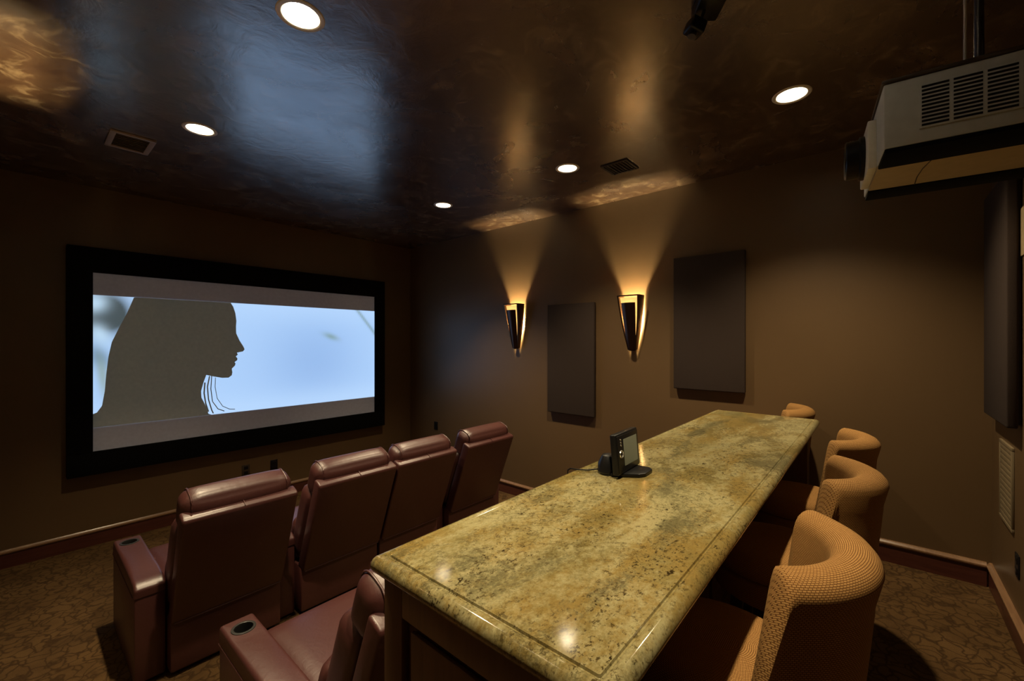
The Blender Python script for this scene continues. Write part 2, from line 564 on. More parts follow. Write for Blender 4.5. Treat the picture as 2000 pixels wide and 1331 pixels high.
# the projected film frame
PZ0, PZ1 = CAM_Z - 0.842, CAM_Z + 0.440
def spx(px, py):
    """picture position on the screen plane from a place seen in the photograph"""
    ax, az = (px - 1000) / 830.0, (665.5 - py) / 830.0
    cs, sn = math.cos(YAW), math.sin(YAW)
    wx, wy = ax * 715 / 1095.5 + 830 / 1095.5, -ax * 830 / 1095.5 + 715 / 1095.5
    k = SY / wy
    return wx * k, CAM_Z + az * k
def crop1(x, y):
    return spx(x / 2.42, 450 + y / 2.42)
bm = bmesh.new()
NX, NZ = 150, 64
col = bm.loops.layers.color.new('Col') if False else bm.verts.layers.float_color.new('Col')
def gauss(x, z, p, sx, sz, rot=0.0):
    dx, dz = x - p[0], z - p[1]
    c_, s_ = math.cos(rot), math.sin(rot)
    u, w = dx * c_ + dz * s_, -dx * s_ + dz * c_
    return math.exp(-0.5 * ((u / sx) ** 2 + (w / sz) ** 2))
leaf = crop1(1565, 503)
br0, br1 = crop1(1690, 380), crop1(1765, 480)
dk1, dk2, dk3 = crop1(520, 372), crop1(490, 425), crop1(470, 600)
dk4, dk5 = crop1(445, 420), crop1(485, 690)
lt1, lt2 = crop1(450, 345), crop1(470, 490)
def lerp3(a, b_, k):
    k = max(0, min(1, k))
    return tuple(a[i] + (b_[i] - a[i]) * k for i in range(3))
def pic(x, z):
    s = (x - SX0) / (SX1 - SX0); h = (z - PZ0) / (PZ1 - PZ0)
    c_ = lerp3((0.48, 0.64, 0.87), (0.36, 0.51, 0.76), math.exp(-((s - 0.70) / 0.22) ** 2 - ((h - 0.45) / 0.45) ** 2))
    c_ = lerp3(c_, (0.60, 0.74, 0.92), 0.5 * math.exp(-((h) / 0.15) ** 2) + 0.35 * math.exp(-((h - 1) / 0.15) ** 2))
    c_ = lerp3(c_, (0.24, 0.34, 0.30), 0.85 * gauss(x, z, leaf, 0.075, 0.026, -0.35))
    # twig in the corner
    vx, vz = br1[0] - br0[0], br1[1] - br0[1]
    ln = math.hypot(vx, vz); px_, pz_ = x - br0[0], z - br0[1]
    dd = abs(px_ * vz - pz_ * vx) / ln
    c_ = lerp3(c_, (0.22, 0.32, 0.30), 0.8 * math.exp(-(dd / 0.022) ** 2) * (1 if s > 0.9 else 0))
    if s < 0.2:
        c_ = lerp3(c_, (0.055, 0.068, 0.062), 0.97 * min(1, gauss(x, z, dk1, 0.10, 0.13, 0.4) * 1.3 + gauss(x, z, dk2, 0.10, 0.10)))
        c_ = lerp3(c_, (0.14, 0.22, 0.30), 0.8 * gauss(x, z, dk3, 0.055, 0.10, 0.5))
        c_ = lerp3(c_, (0.05, 0.06, 0.055), 0.9 * gauss(x, z, dk4, 0.05, 0.06))
        c_ = lerp3(c_, (0.30, 0.36, 0.26), 0.7 * gauss(x, z, dk5, 0.03, 0.16, 0.1))
        c_ = lerp3(c_, (0.62, 0.76, 0.85), 0.9 * gauss(x, z, lt1, 0.06, 0.07, -0.6) + 0.8 * gauss(x, z, lt2, 0.05, 0.08, 0.5))
    return (c_[0] * 0.88, c_[1], min(1.0, c_[2] * 1.12), 1)
grid = []
for j in range(NZ + 1):
    row = []
    for i in range(NX + 1):
        # finer columns on the left where the foliage is
        s = i / NX
        x = SX0 + (SX1 - SX0) * (s ** 1.25)
        z = PZ0 + (PZ1 - PZ0) * j / NZ
        v_ = bm.verts.new((x, SY - 0.002, z)); v_[col] = pic(x, z)
        row.append(v_)
    grid.append(row)
for j in range(NZ):
    for i in range(NX):
        bm.faces.new((grid[j][i], grid[j][i + 1], grid[j + 1][i + 1], grid[j + 1][i]))
chain(obj('projected_picture', bm, 'picture', smooth=False))
sil = [(640, 296), (633, 318), (600, 392), (562, 462), (528, 530), (512, 600), (502, 680), (495, 760), (482, 830), (458, 862), (437, 870), (437, 975),
       (700, 960), (1000, 930), (985, 868), (972, 830), (952, 792), (950, 760), (962, 718), (975, 684), (1000, 690), (1050, 698), (1080, 697), (1095, 686), (1098, 672), (1095, 655),
       (1110, 640), (1113, 630), (1108, 624), (1121, 614), (1122, 606), (1114, 597), (1124, 588), (1119, 579), (1148, 573), (1156, 563), (1150, 550),
       (1132, 522), (1116, 488), (1115, 455), (1117, 430), (1112, 392), (1102, 362), (1090, 330), (1086, 300)]
def flat(name, pts, off, mat):
    t_ = bmesh.new()
    vs_ = []
    for (a, b_) in pts:
        x, z = crop1(a, b_)
        x = max(SX0, min(SX1, x)); z = max(PZ0, min(PZ1, z))
        vs_.append(t_.verts.new((x, SY - off, z)))
    bmesh.ops.remove_doubles(t_, verts=t_.verts, dist=1e-6)
    f = t_.faces.new([q for q in vs_ if q.is_valid])
    if f.normal.y > 0: f.normal_flip()
    f.normal_update()
    bmesh.ops.triangulate(t_, faces=t_.faces)
    return chain(obj(name, t_, mat, smooth=False))
flat('profile_silhouette', sil, 0.003, 'shade_cloth')
def strand(pts, w):
    a = []; b_ = []
    for i, p in enumerate(pts):
        q0 = pts[max(0, i - 1)]; q1 = pts[min(len(pts) - 1, i + 1)]
        dx, dy = q1[0] - q0[0], q1[1] - q0[1]
        l = math.hypot(dx, dy) or 1
        nx, ny = -dy / l * w, dx / l * w
        a.append((p[0] + nx, p[1] + ny)); b_.append((p[0] - nx, p[1] - ny))
    return a + b_[::-1]
for pts, w in (([(990, 690), (980, 740), (985, 800), (1000, 850), (1008, 866)], 3.0), ([(1000, 690), (996, 750), (1004, 810), (1030, 845), (1060, 855)], 2.2),
               ([(1018, 697), (1016, 740), (1026, 795), (1052, 832), (1085, 846), (1110, 846)], 1.6), ([(968, 720), (964, 770), (972, 820), (985, 858)], 3.4)):
    flat('hair_strand', strand(pts, w), 0.004, 'shade_cloth')

# wall plates under the screen and on the side walls
def wall_plate(name, label, cat, wx, wy, wz, face, w, h, mat, sockets=True, group=None):
    """face: 'front' (on the screen wall), 'right' or 'back'"""
    rz = {'front': 0, 'right': -math.pi / 2, 'back': math.pi}[face]
    d = thing(name, label, cat, (wx, wy, wz), rz, group)
    obj('cover_plate', box(-w / 2, w / 2, -0.007, 0, -h / 2, h / 2, bev=0.003), mat, d)
    if sockets:
        for s in (-1, 1):
            obj('socket', box(-w * 0.26, w * 0.26, -0.010, -0.006, s * h * 0.23 - h * 0.14, s * h * 0.23 + h * 0.14, bev=0.002), 'black_plastic', d)
            obj('screw', lathe([(0.003, -0.001), (0.003, 0.001), (0, 0.0015)], 8, Matrix.Translation((0, -0.008, s * h * 0.45)) @ Matrix.Rotation(R(90), 4, 'X')), 'dark_steel', d)
    return d
def on_front(px, py, y=YF):
    ax, az = (px - 1000) / 830.0, (665.5 - py) / 830.0
    wx, wy = ax * 715 / 1095.5 + 830 / 1095.5, -ax * 830 / 1095.5 + 715 / 1095.5
    return wx * y / wy, CAM_Z + az * y / wy
x, z = on_front(480, 919)
wall_plate('wall_outlet', 'brown wall outlet below the screen, the left one of the pair', 'outlet', x, YF, z, 'front', 0.085, 0.13, 'plate_brown', group='wall outlets')
x, z = on_front(535, 908.5)
wall_plate('wall_outlet', 'darker wall outlet below the screen, the right one of the pair', 'outlet', x, YF, z, 'front', 0.085, 0.13, 'black_plastic', group='wall outlets')
wall_plate('wall_outlet', 'small black wall outlet on the side wall near the screen corner', 'outlet', XR, 5.15, CAM_Z - 1.31, 'right', 0.08, 0.125, 'black_plastic', group='wall outlets')
wall_plate('wall_outlet', 'black wall outlet low on the wall by the right edge above the baseboard', 'outlet', 3.50, YB, CAM_Z - 1.21, 'back', 0.08, 0.125, 'black_plastic', group='wall outlets')
wall_plate('wall_control', 'pale wall control plate beside the narrow acoustic panel at the right edge', 'control panel', 3.33, YB, CAM_Z + 0.565, 'back', 0.20, 0.25, 'tan_plastic', sockets=False)
# return-air grille on the back wall
g = thing('wall_grille', 'tan rectangular wall grille below the acoustic panel at the right edge', 'vent', (3.74, YB, CAM_Z - 0.83), math.pi)
for a in ((-0.16, 0.16, 0.215, 0.235), (-0.16, 0.16, -0.235, -0.215), (-0.16, -0.14, -0.215, 0.215), (0.14, 0.16, -0.215, 0.215)):
    obj('frame_bar', box(a[0], a[1], -0.012, 0, a[2], a[3], bev=0.002), 'grille_tan', g)
for k in range(14):
    zc = -0.20 + k * 0.0308
    obj('slat', box(-0.14, 0.14, -0.010, -0.001, zc - 0.0145, zc + 0.0145, bev=0.002), 'grille_tan', g)

# ------------------------------------------------------------------ ceiling vents
def ceil_xy(px, py):
    ax, az = (px - 1000) / 830.0, (665.5 - py) / 830.0
    k = (CEIL - CAM_Z) / az
    return (ax * 715 / 1095.5 + 830 / 1095.5) * k, (-ax * 830 / 1095.5 + 715 / 1095.5) * k
cx, cy = 0.55, 4.28
g = thing('ceiling_vent', 'pale-framed rectangular ceiling vent left of a downlight', 'vent', (cx, cy, CEIL))
hw, hd = 0.128, 0.172
for a in ((-hw, hw, hd - 0.03, hd), (-hw, hw, -hd, -hd + 0.03), (-hw, -hw + 0.035, -hd + 0.03, hd - 0.03), (hw - 0.035, hw, -hd + 0.03, hd - 0.03)):
    obj('frame_bar', box(a[0], a[1], a[2], a[3], -0.014, 0, bev=0.003), 'vent_frame', g)
for k in range(8):
    yc = -hd + 0.05 + k * 0.0346
    obj('slat', box(-hw + 0.035, hw - 0.035, -0.013, 0.013, -0.0015, 0.0015, mtx=Matrix.Translation((0, yc, -0.008)) @ Matrix.Rotation(R(35), 4, 'X')), 'vent_brown', g)
obj('duct_back', box(-hw + 0.03, hw - 0.03, -hd + 0.03, hd - 0.03, -0.0015, -0.0005), 'vent_dark', g, smooth=False)
cx, cy = 3.385, 1.69
g = thing('ceiling_grille', 'dark square return-air grille in the ceiling beside a downlight', 'vent', (cx, cy, CEIL))
hw = 0.122
for a in ((-hw, hw, hw - 0.02, hw), (-hw, hw, -hw, -hw + 0.02), (-hw, -hw + 0.02, -hw + 0.02, hw - 0.02), (hw - 0.02, hw, -hw + 0.02, hw - 0.02)):
    obj('frame_bar', box(a[0], a[1], a[2], a[3], -0.010, 0, bev=0.002), 'vent_dark', g)
for k in range(7):
    yc = -hw + 0.036 + k * 0.029
    obj('slat', box(-hw + 0.02, hw - 0.02, -0.010, 0.010, -0.0012, 0.0012, mtx=Matrix.Translation((0, yc, -0.006)) @ Matrix.Rotation(R(30), 4, 'X')), 'vent_dark', g)
obj('duct_back', box(-hw + 0.02, hw - 0.02, -hw + 0.02, hw - 0.02, -0.0015, -0.0005), 'vent_dark', g, smooth=False)

# ------------------------------------------------------------------ acoustic panels
def panel(label, face, a0, a1, z0, z1):
    th = 0.055
    d = thing('acoustic_panel', label, 'acoustic panel', group='fabric-wrapped acoustic wall panels')
    if face == 'right':
        d.location = (XR - 0.003, (a0 + a1) / 2, z0)
        w = a1 - a0
        obj('fabric_face', box(-th, -0.012, -w / 2, w / 2, 0, z1 - z0, bev=0.008, seg=3), 'panel_fabric', d)
        obj('backing_board', box(-0.014, 0, -w / 2 + 0.02, w / 2 - 0.02, 0.02, z1 - z0 - 0.02), 'vent_dark', d)
    else:
        d.location = ((a0 + a1) / 2, YB + 0.003, z0)
        w = a1 - a0
        obj('fabric_face', box(-w / 2, w / 2, 0.012, th, 0, z1 - z0, bev=0.008, seg=3), 'panel_fabric', d)
        obj('backing_board', box(-w / 2 + 0.02, w / 2 - 0.02, 0, 0.014, 0.02, z1 - z0 - 0.02), 'vent_dark', d)
    return d
panel('larger-looking brown fabric acoustic panel on the side wall above the bar', 'right', 0.88, 1.50, CAM_Z - 0.462, CAM_Z + 0.795)
panel('lower-hung brown fabric acoustic panel between the two lit wall sconces', 'right', 2.37, 3.00, CAM_Z - 0.85, CAM_Z + 0.425)
panel('brown fabric acoustic panel seen edge-on at the far right edge', 'back', 3.40, 4.03, CAM_Z - 0.462, CAM_Z + 0.90)

# ------------------------------------------------------------------ sconces
def sconce(label, x, y, side):
    """side = -1: on the right wall, facing -x; +1: on the left wall"""
    d = thing('wall_sconce', label, 'wall lamp', (x, y, CAM_Z - 0.095), 0 if side < 0 else math.pi, 'tapered bronze wall sconces')
    # local frame: -x is out of the wall, y along it, z up
    H = 0.56
    def halfw(z): return 0.045 + (0.118 - 0.045) * (z / H)
    def dep(z): return 0.055 + (0.150 - 0.055) * (z / H)
    obj('back_plate', prism([(-0.035, 0.03), (0.035, 0.03), (0.075, H - 0.10), (-0.075, H - 0.10)], 'x', -0.012, 0, bev=0.002), 'bronze', d)
    for s in (-1, 1):
        # tapered side rail standing a little off the wall so light escapes behind it
        t = bmesh.new()
        rows = []
        for k in range(9):
            z = H * k / 8
            w, dp = halfw(z), dep(z)
            bow = 0.010 * math.sin(math.pi * k / 8)
            rows.append([t.verts.new(p) for p in ((-0.010, s * (w + bow), z), (-dp, s * (w + bow), z), (-dp, s * (w + bow - 0.016), z), (-0.010, s * (w + bow - 0.010), z))])
        for a, b_ in zip(rows, rows[1:]):
            for q in range(4):
                t.faces.new((a[q], a[(q + 1) % 4], b_[(q + 1) % 4], b_[q]))
        t.faces.new(rows[0]); t.faces.new(rows[-1][::-1])
        bm = bmesh.new(); merge(bm, t)
        obj('side_rail', bm, 'bronze', d, angle=30)
    obj('top_bar', box(-0.152, -0.138, -0.118, 0.118, H - 0.014, H, bev=0.002), 'bronze', d)
    obj('bottom_cap', lathe([(0.0, -0.014), (0.03, -0.012), (0.044, 0.0), (0.046, 0.012), (0.0, 0.014)], 24, Matrix.Translation((-0.040, 0, 0)) @ Matrix.Diagonal((0.8, 1, 1, 1))), 'bronze_dark', d)
    # amber glass panel behind the shield
    t = bmesh.new(); rows = []
    for k in range(9):
        z = 0.012 + (H - 0.035) * k / 8
        w, dp = halfw(z) - 0.014, dep(z) - 0.022
        rows.append([t.verts.new((-dp + 0.012 * (abs(q) / 2) ** 2, w * q / 2, z)) for q in (-2, -1, 0, 1, 2)] +
                    [t.verts.new((-dp + 0.004 + 0.012 * (abs(q) / 2) ** 2, w * q / 2, z)) for q in (2, 1, 0, -1, -2)])
    for a, b_ in zip(rows, rows[1:]):
        for q in range(10):
            t.faces.new((a[q], a[(q + 1) % 10], b_[(q + 1) % 10], b_[q]))
    t.faces.new(rows[0]); t.faces.new(rows[-1][::-1])
    bm = bmesh.new(); merge(bm, t)
    obj('amber_glass', bm, 'amber_glass', d)
    # convex dark shield in front
    t = bmesh.new(); rows = []
    for k in range(11):
        z = -0.004 + (H - 0.075) * k / 10
        w, dp = halfw(z) * (0.92 - 0.22 * k / 10), dep(z) + 0.004
        f_ = [t.verts.new((-dp - 0.018 * math.cos(q * math.pi / 8), w * q / 4, z)) for q in range(-4, 5)]
        bk = [t.verts.new((-dp + 0.006 - 0.018 * math.cos(q * math.pi / 8), w * q / 4, z)) for q in range(4, -5, -1)]
        rows.append(f_ + bk)
    for a, b_ in zip(rows, rows[1:]):
        for q in range(18):
            t.faces.new((a[q], a[(q + 1) % 18], b_[(q + 1) % 18], b_[q]))
    t.faces.new(rows[0]); t.faces.new(rows[-1][::-1])
    bm = bmesh.new(); merge(bm, t)
    obj('front_shield', bm, 'bronze_dark', d)
    ld = bpy.data.lights.new('sconce_bulb', 'POINT')
    ld.energy = SCONCE_W; ld.color = SCONCE_COL; ld.shadow_soft_size = 0.034
    lo = bpy.data.objects.new('sconce_bulb', ld)
    C.objects.link(lo); lo.parent = d
    lo.location = (-0.060, 0, H - 0.26)
    return d
sconce('tapered bronze wall sconce nearer the screen, glowing upward', XR, 3.51, -1)
sconce('tapered bronze wall sconce between the two acoustic panels, glowing upward', XR, 1.93, -1)
sconce('tapered bronze wall sconce on the left wall nearer the screen', XL, 3.51, 1)
sconce('tapered bronze wall sconce on the left wall beside the recliners', XL, 1.93, 1)

# ------------------------------------------------------------------ recliners
ARM_H = 0.60
def arm(parent, x0, x1, y0, y1):
    a = obj('arm', box(x0, x1, y0, y1, 0.02, ARM_H - 0.07, bev=0.012), 'leather', parent)
    # padded top with a round hole for the cup holder
    t = bmesh.new()
    cx, cy, r_ = (x0 + x1) / 2, y1 - 0.105, 0.044
    ysplit = cy - 0.085
    ring, rim = rect_hole(t, x0, x1, ysplit, y1, ARM_H, cx, cy, r_, 32)
    n = 32
    lo = [t.verts.new((q.co.x, q.co.y, ARM_H - 0.075)) for q in ring]
    for i in range(n):
        j = (i + 1) % n
        t.faces.new((ring[j], ring[i], lo[i], lo[j]))
    t.faces.new(lo)
    # remaining pad, gently crowned and rolling over at the rear
    rows = []
    steps = [0, .06, .14, .25, .4, .55, .7, .85, .93, 1.0]
    for k, s in enumerate(steps):
        y = ysplit + (y0 - 0.006 - ysplit) * s
        drop = 0.0 if s < 0.85 else (0.008 if s < 0.95 else 0.035)
        cr = 0.010 * math.sin(math.pi * min(1, s * 1.15)) if s < 0.87 else 0
        rows.append([t.verts.new((x0 + (x1 - x0) * q / 8, y, ARM_H - drop + cr * (1 - (q / 4 - 1) ** 2))) for q in range(9)])
    for A, B in zip(rows, rows[1:]):
        for q in range(8):
            t.faces.new((A[q], A[q + 1], B[q + 1], B[q]))
    bmesh.ops.remove_doubles(t, verts=t.verts, dist=2e-4)
    # skirt
    bnd = [e for e in t.edges if len(e.link_faces) == 1]
    ret = bmesh.ops.extrude_edge_only(t, edges=bnd)
    for q in [g_ for g_ in ret['geom'] if isinstance(g_, bmesh.types.BMVert)]:
        q.co.z = ARM_H - 0.082
        q.co.x += 0.004 if q.co.x > cx + 0.03 else (-0.004 if q.co.x < cx - 0.03 else 0)
    bmesh.ops.recalc_face_normals(t, faces=t.faces)
    rim_e = [e for e in t.edges if len(e.link_faces) == 2 and e.calc_face_angle(0) > R(50)
             and (Vector((e.verts[0].co.x - cx, e.verts[0].co.y - cy)).length > r_ + 0.01)]
    bmesh.ops.bevel(t, geom=rim_e, offset=0.014, segments=4, profile=0.5, affect='EDGES', clamp_overlap=True)
    bm = bmesh.new(); merge(bm, t)
    obj('arm_pad', bm, 'leather', a, angle=50)
    obj('cup_holder', lathe([(0.0, -0.068), (0.036, -0.068), (0.0405, -0.005), (0.0405, 0.003), (0.045, 0.0045), (0.052, 0.003), (0.053, 0.0)], 36, Matrix.Translation((cx, cy, ARM_H + 0.0005))), ['cup_ring'], a)
    obj('cup_well', lathe([(0.0, -0.064), (0.0355, -0.064), (0.0398, -0.004)], 36, Matrix.Translation((cx, cy, ARM_H + 0.0005))), 'cup_black', a)
    # seam piping along the outer edges
    for xx in (x0 - 0.003, x1 + 0.003):
        obj('piping', tube([(xx, y0 + 0.01, ARM_H - 0.080), (xx, (y0 + y1) / 2, ARM_H - 0.080), (xx, y1 - 0.01, ARM_H - 0.080)], 0.004, 8), 'leather', a)
    return a

def recliner(label, x, w, left, right, yrear, group):
    """x, w: seat span; left/right: arm widths (0 = shared with the neighbour)"""
    d = thing('theater_recliner', label, 'recliner', (x + w / 2, yrear + 0.7, 0), 0, group)
    ox, oy = -w / 2, -0.7
    P = lambda bm, nm, mt='leather', par=None: obj(nm, bm, mt, par or d, (0, 0, 0))
    sh = Matrix.Translation((ox, oy, 0))
    def T_(bm):
        bmesh.ops.transform(bm, matrix=sh, verts=bm.verts); return bm
    g_ = 0.006
    P(T_(box(g_, w - g_, 0.285, 1.08, 0.03, 0.36, bev=0.015)), 'base')
    P(T_(box(g_ + 0.01, w - g_ - 0.01, 1.08, 1.135, 0.10, 0.40, bev=0.02, seg=3)), 'footrest')
    P(puff(w - 2 * g_, 0.74, 0.16, 0.05, 0.018, 10, Matrix.Translation((ox + w / 2, oy + 0.78, 0.425))), 'seat_cushion')
    lean = math.atan2(0.25, 0.66)
    # rear shell of the back
    bp = P(T_(prism([(0.255, 0.335), (0.0, 1.0), (0.012, 1.018), (0.078, 1.040), (0.345, 0.36)], 'x', g_, w - g_, bev=0.013, seg=3)), 'back_panel')
    obj('piping', T_(tube([(g_ + 0.015, 0.256, 0.337), (w / 2, 0.254, 0.337), (w - g_ - 0.015, 0.256, 0.337)], 0.005, 8)), 'leather', bp)
    obj('centre_seam', T_(tube([(w / 2, 0.004, 1.012), (w / 2, 0.03, 1.030), (w / 2, 0.07, 1.042)], 0.0025, 6)), 'leather', bp)
    # front cushion and head pillow
    rot = Matrix.Rotation(lean, 4, 'X')
    P(puff(w - 2 * g_ - 0.01, 0.17, 0.58, 0.05, 0.02, 10, Matrix.Translation((ox + w / 2, oy + 0.325, 0.67)) @ rot), 'back_cushion')
    hx = w - 2 * g_ - 0.025
    hm = Matrix.Translation((ox + w / 2, oy + 0.150, 1.015)) @ rot
    hd = P(puff(hx, 0.175, 0.24, 0.062, 0.012, 12, hm), 'headrest')
    for s in (-1, 1):
        pts = []
        for k in range(20):
            a = 2 * math.pi * k / 20
            cy_, cz_ = math.cos(a), math.sin(a)
            yy = (0.0875 - 0.062) * (1 if cy_ > 0 else -1) * min(1, abs(cy_) * 3) + 0.064 * cy_
            zz = (0.12 - 0.062) * (1 if cz_ > 0 else -1) * min(1, abs(cz_) * 3) + 0.064 * cz_
            pts.append(hm @ Vector((s * (hx / 2 - 0.040), yy, zz)))
        obj('piping', tube(pts, 0.0045, 8, closed=True), 'leather', hd)
    lp = P(puff(w - 2 * g_ - 0.03, 0.13, 0.20, 0.055, 0.02, 8, Matrix.Translation((ox + w / 2, oy + 0.455, 0.575)) @ rot), 'lumbar_pillow')
    if left:
        arm(d, ox - left, ox - 0.001, oy + 0.35, oy + 1.17)
    if right:
        arm(d, ox + w + 0.001, ox + w + right, oy + 0.35, oy + 1.17)
    return d
YR = 2.87
recliner('burgundy leather recliner at the left end of the front row', 0.575, 0.625, 0.145, 0.115, YR, 'front row recliners')
recliner('burgundy leather recliner second from the left in the front row', 1.325, 0.63, 0, 0, YR, 'front row recliners')
recliner('burgundy leather recliner third from the left in the front row', 1.96, 0.63, 0, 0.115, YR, 'front row recliners')
recliner('burgundy leather recliner at the right end of the front row, nearest the side wall', 2.715, 0.655, 0, 0.145, YR, 'front row recliners')
recliner('burgundy leather recliner in the second row, its seat showing beside the bar end', 0.79, 0.66, 0.15, 0.15, 1.275, 'second row recliners')

# ------------------------------------------------------------------ bar
K = 0.54                      # counter top below the lens
CT = CAM_Z - K
BX0, BX1, BY0, BY1 = 0.572, 3.575, 0.300, 0.972
TH = 0.045
t = bmesh.new()
prof = [(0.075, 0.0), (0.0425, 0.0), (0.040, 0.0), (0.0385, -0.005), (0.035, -0.0055), (0.032, -0.002), (0.024, 0.0), (0.014, -0.003), (0.006, -0.010), (0.001, -0.020), (0.001, -0.029), (0.006, -0.038), (0.016, -0.0445), (0.04, -0.045)]
rows = []
rc = 0.016
for (ins, z) in prof:
    row = []
    rr = max(0.004, rc - ins)
    for (cxn, cyn, a0) in ((BX1, BY1, 0), (BX0, BY1, 90), (BX0, BY0, 180), (BX1, BY0, 270)):
        sx = 1 if cxn == BX1 else -1; sy = 1 if cyn == BY1 else -1
        px_, py_ = cxn - sx * (ins + rr), cyn - sy * (ins + rr)
        for q in range(7):
            a = R(a0 + 15 * q)
            row.append(t.verts.new((px_ + rr * math.cos(a), py_ + rr * math.sin(a), CT + z)))
    rows.append(row)
n = len(rows[0])
for a, b_ in zip(rows, rows[1:]):
    for q in range(n):
        t.faces.new((a[q], b_[q], b_[(q + 1) % n], a[(q + 1) % n]))
t.faces.new(rows[0]); t.faces.new(rows[-1][::-1])
bm = bmesh.new(); merge(bm, t)
tag(obj('granite_countertop', bm, 'granite', angle=42), 'long gold and cream granite bar top with a rounded edge', 'countertop')

cb = thing('bar_cabinet', 'long dark wooden bar base with recessed panels under the granite top', 'bar', ((BX0 + BX1) / 2, 0.7, RISE))
cb_off = (-cb.location.x, -cb.location.y, -cb.location.z)
def CBP(nm, bm, mt='bar_wood'):
    return obj(nm, bm, mt, cb, cb_off)
X0, X1, Y0, Y1, Z0, Z1 = BX0 + 0.03, BX1 - 0.03, 0.36, 0.945, RISE, CT - TH
YK = 0.645
for xx0 in (X0 + 0.022, X1 - 0.052):
    CBP('gable', box(xx0, xx0 + 0.03, Y0 + 0.004, YK, Z0, Z1 - 0.001))
CBP('body', box(X0 + 0.022, X1 - 0.022, YK + 0.022, Y1 - 0.022, Z0, Z1 - 0.001))
for xx0, xx1 in ((X0, X0 + 0.022), (X1 - 0.022, X1)):
    CBP('end_stile', box(xx0, xx1, Y1 - 0.075, Y1, Z0 + 0.10, Z1, bev=0.003))
    CBP('end_stile', box(xx0, xx1, Y0, Y0 + 0.075, Z0 + 0.10, Z1, bev=0.003))
    CBP('end_rail', box(xx0, xx1, Y0 + 0.075, Y1 - 0.075, Z1 - 0.085, Z1, bev=0.003))
    CBP('end_rail', box(xx0, xx1, Y0 + 0.075, Y1 - 0.075, Z0 + 0.10, Z0 + 0.19, bev=0.003))
    s = 1 if xx0 == X0 else -1
    xm = xx0 + 0.011
    CBP('raised_panel', box(xm - 0.004 if s > 0 else xm - 0.005, xm + 0.005 if s < 0 else xm + 0.008, Y0 + 0.10, Y1 - 0.10, Z0 + 0.215, Z1 - 0.11, bev=0.004))
    CBP('base_plinth', box(xx0 - (0.012 if s > 0 else 0), xx1 + (0.012 if s < 0 else 0), Y0 - 0.002, Y1 + 0.012, Z0, Z0 + 0.10, bev=0.004))
npan = 5
pw = (X1 - X0) / npan
for yy0, yy1, s in ((Y1 - 0.022, Y1, 1), (YK, YK + 0.022, -1)):
    CBP('long_rail', box(X0 + 0.022, X1 - 0.022, yy0, yy1, Z1 - 0.085, Z1, bev=0.003))
    CBP('long_rail', box(X0 + 0.022, X1 - 0.022, yy0, yy1, Z0, Z0 + 0.19, bev=0.003))
    for k in range(npan + 1):
        xc = X0 + 0.055 + (X1 - X0 - 0.11) * k / npan
        CBP('stile', box(xc - 0.033, xc + 0.033, yy0, yy1, Z0 + 0.19, Z1 - 0.085, bev=0.003))
    for k in range(npan):
        xa = X0 + 0.055 + (X1 - X0 - 0.11) * k / npan + 0.05
        xb = X0 + 0.055 + (X1 - X0 - 0.11) * (k + 1) / npan - 0.05
        CBP('raised_panel', box(xa, xb, yy0 + (0.004 if s > 0 else 0.008), yy1 - (0.008 if s > 0 else 0.004), Z0 + 0.21, Z1 - 0.105, bev=0.004))

# ------------------------------------------------------------------ touch panel on the bar
tp = thing('touch_panel', 'small black tabletop touch screen with a ring button standing on the granite bar', 'touch screen', (1.615, 0.785, CT + 0.0015), R(2))
tilt = Matrix.Translation((0, -0.01, 0.012)) @ Matrix.Rotation(R(-5), 4, 'X')
obj('housing', box(-0.105, 0.105, -0.013, 0.013, 0.0, 0.158, bev=0.006, seg=3, mtx=tilt), 'black_plastic', tp)
obj('bezel', box(-0.098, 0.098, -0.016, -0.012, 0.008, 0.150, bev=0.002, mtx=tilt), 'black_plastic', tp)
obj('display', box(-0.046, 0.082, -0.0175, -0.0155, 0.028, 0.132, bev=0.001, mtx=tilt), 'panel_display', tp)
obj('ring_button', lathe([(0.012, 0), (0.0125, 0.003), (0.0145, 0.0035), (0.016, 0.0)], 24, tilt @ Matrix.Translation((-0.071, -0.016, 0.078)) @ Matrix.Rotation(R(90), 4, 'X')), 'silver', tp)
for k in range(3):
    obj('side_button', lathe([(0.004, 0), (0.004, 0.002), (0, 0.0025)], 12, tilt @ Matrix.Translation((-0.071, -0.016, 0.112 + 0.011 * k)) @ Matrix.Rotation(R(90), 4, 'X')), 'silver', tp)
obj('foot', prism([(-0.03, -0.075), (0.0, -0.09), (0.07, -0.09), (0.09, -0.07), (0.09, 0.02), (-0.09, 0.02)], 'z', 0.0, 0.014, bev=0.004), 'black_plastic', tp)
obj('stand', lathe([(0.0, 0.0), (0.045, 0.0), (0.052, 0.010), (0.048, 0.042), (0.030, 0.072), (0.0, 0.080)], 28, Matrix.Translation((-0.04, 0.050, 0.0)) @ Matrix.Diagonal((1, 0.85, 1, 1))), 'black_plastic', tp)
obj('cable', tube([(-0.06, 0.085, 0.012), (-0.085, 0.12, 0.006), (-0.10, 0.16, 0.004), (-0.105, 0.192, 0.004), (-0.107, 0.203, -0.004), (-0.107, 0.206, -0.03)], 0.003, 8), 'black_plastic', tp)

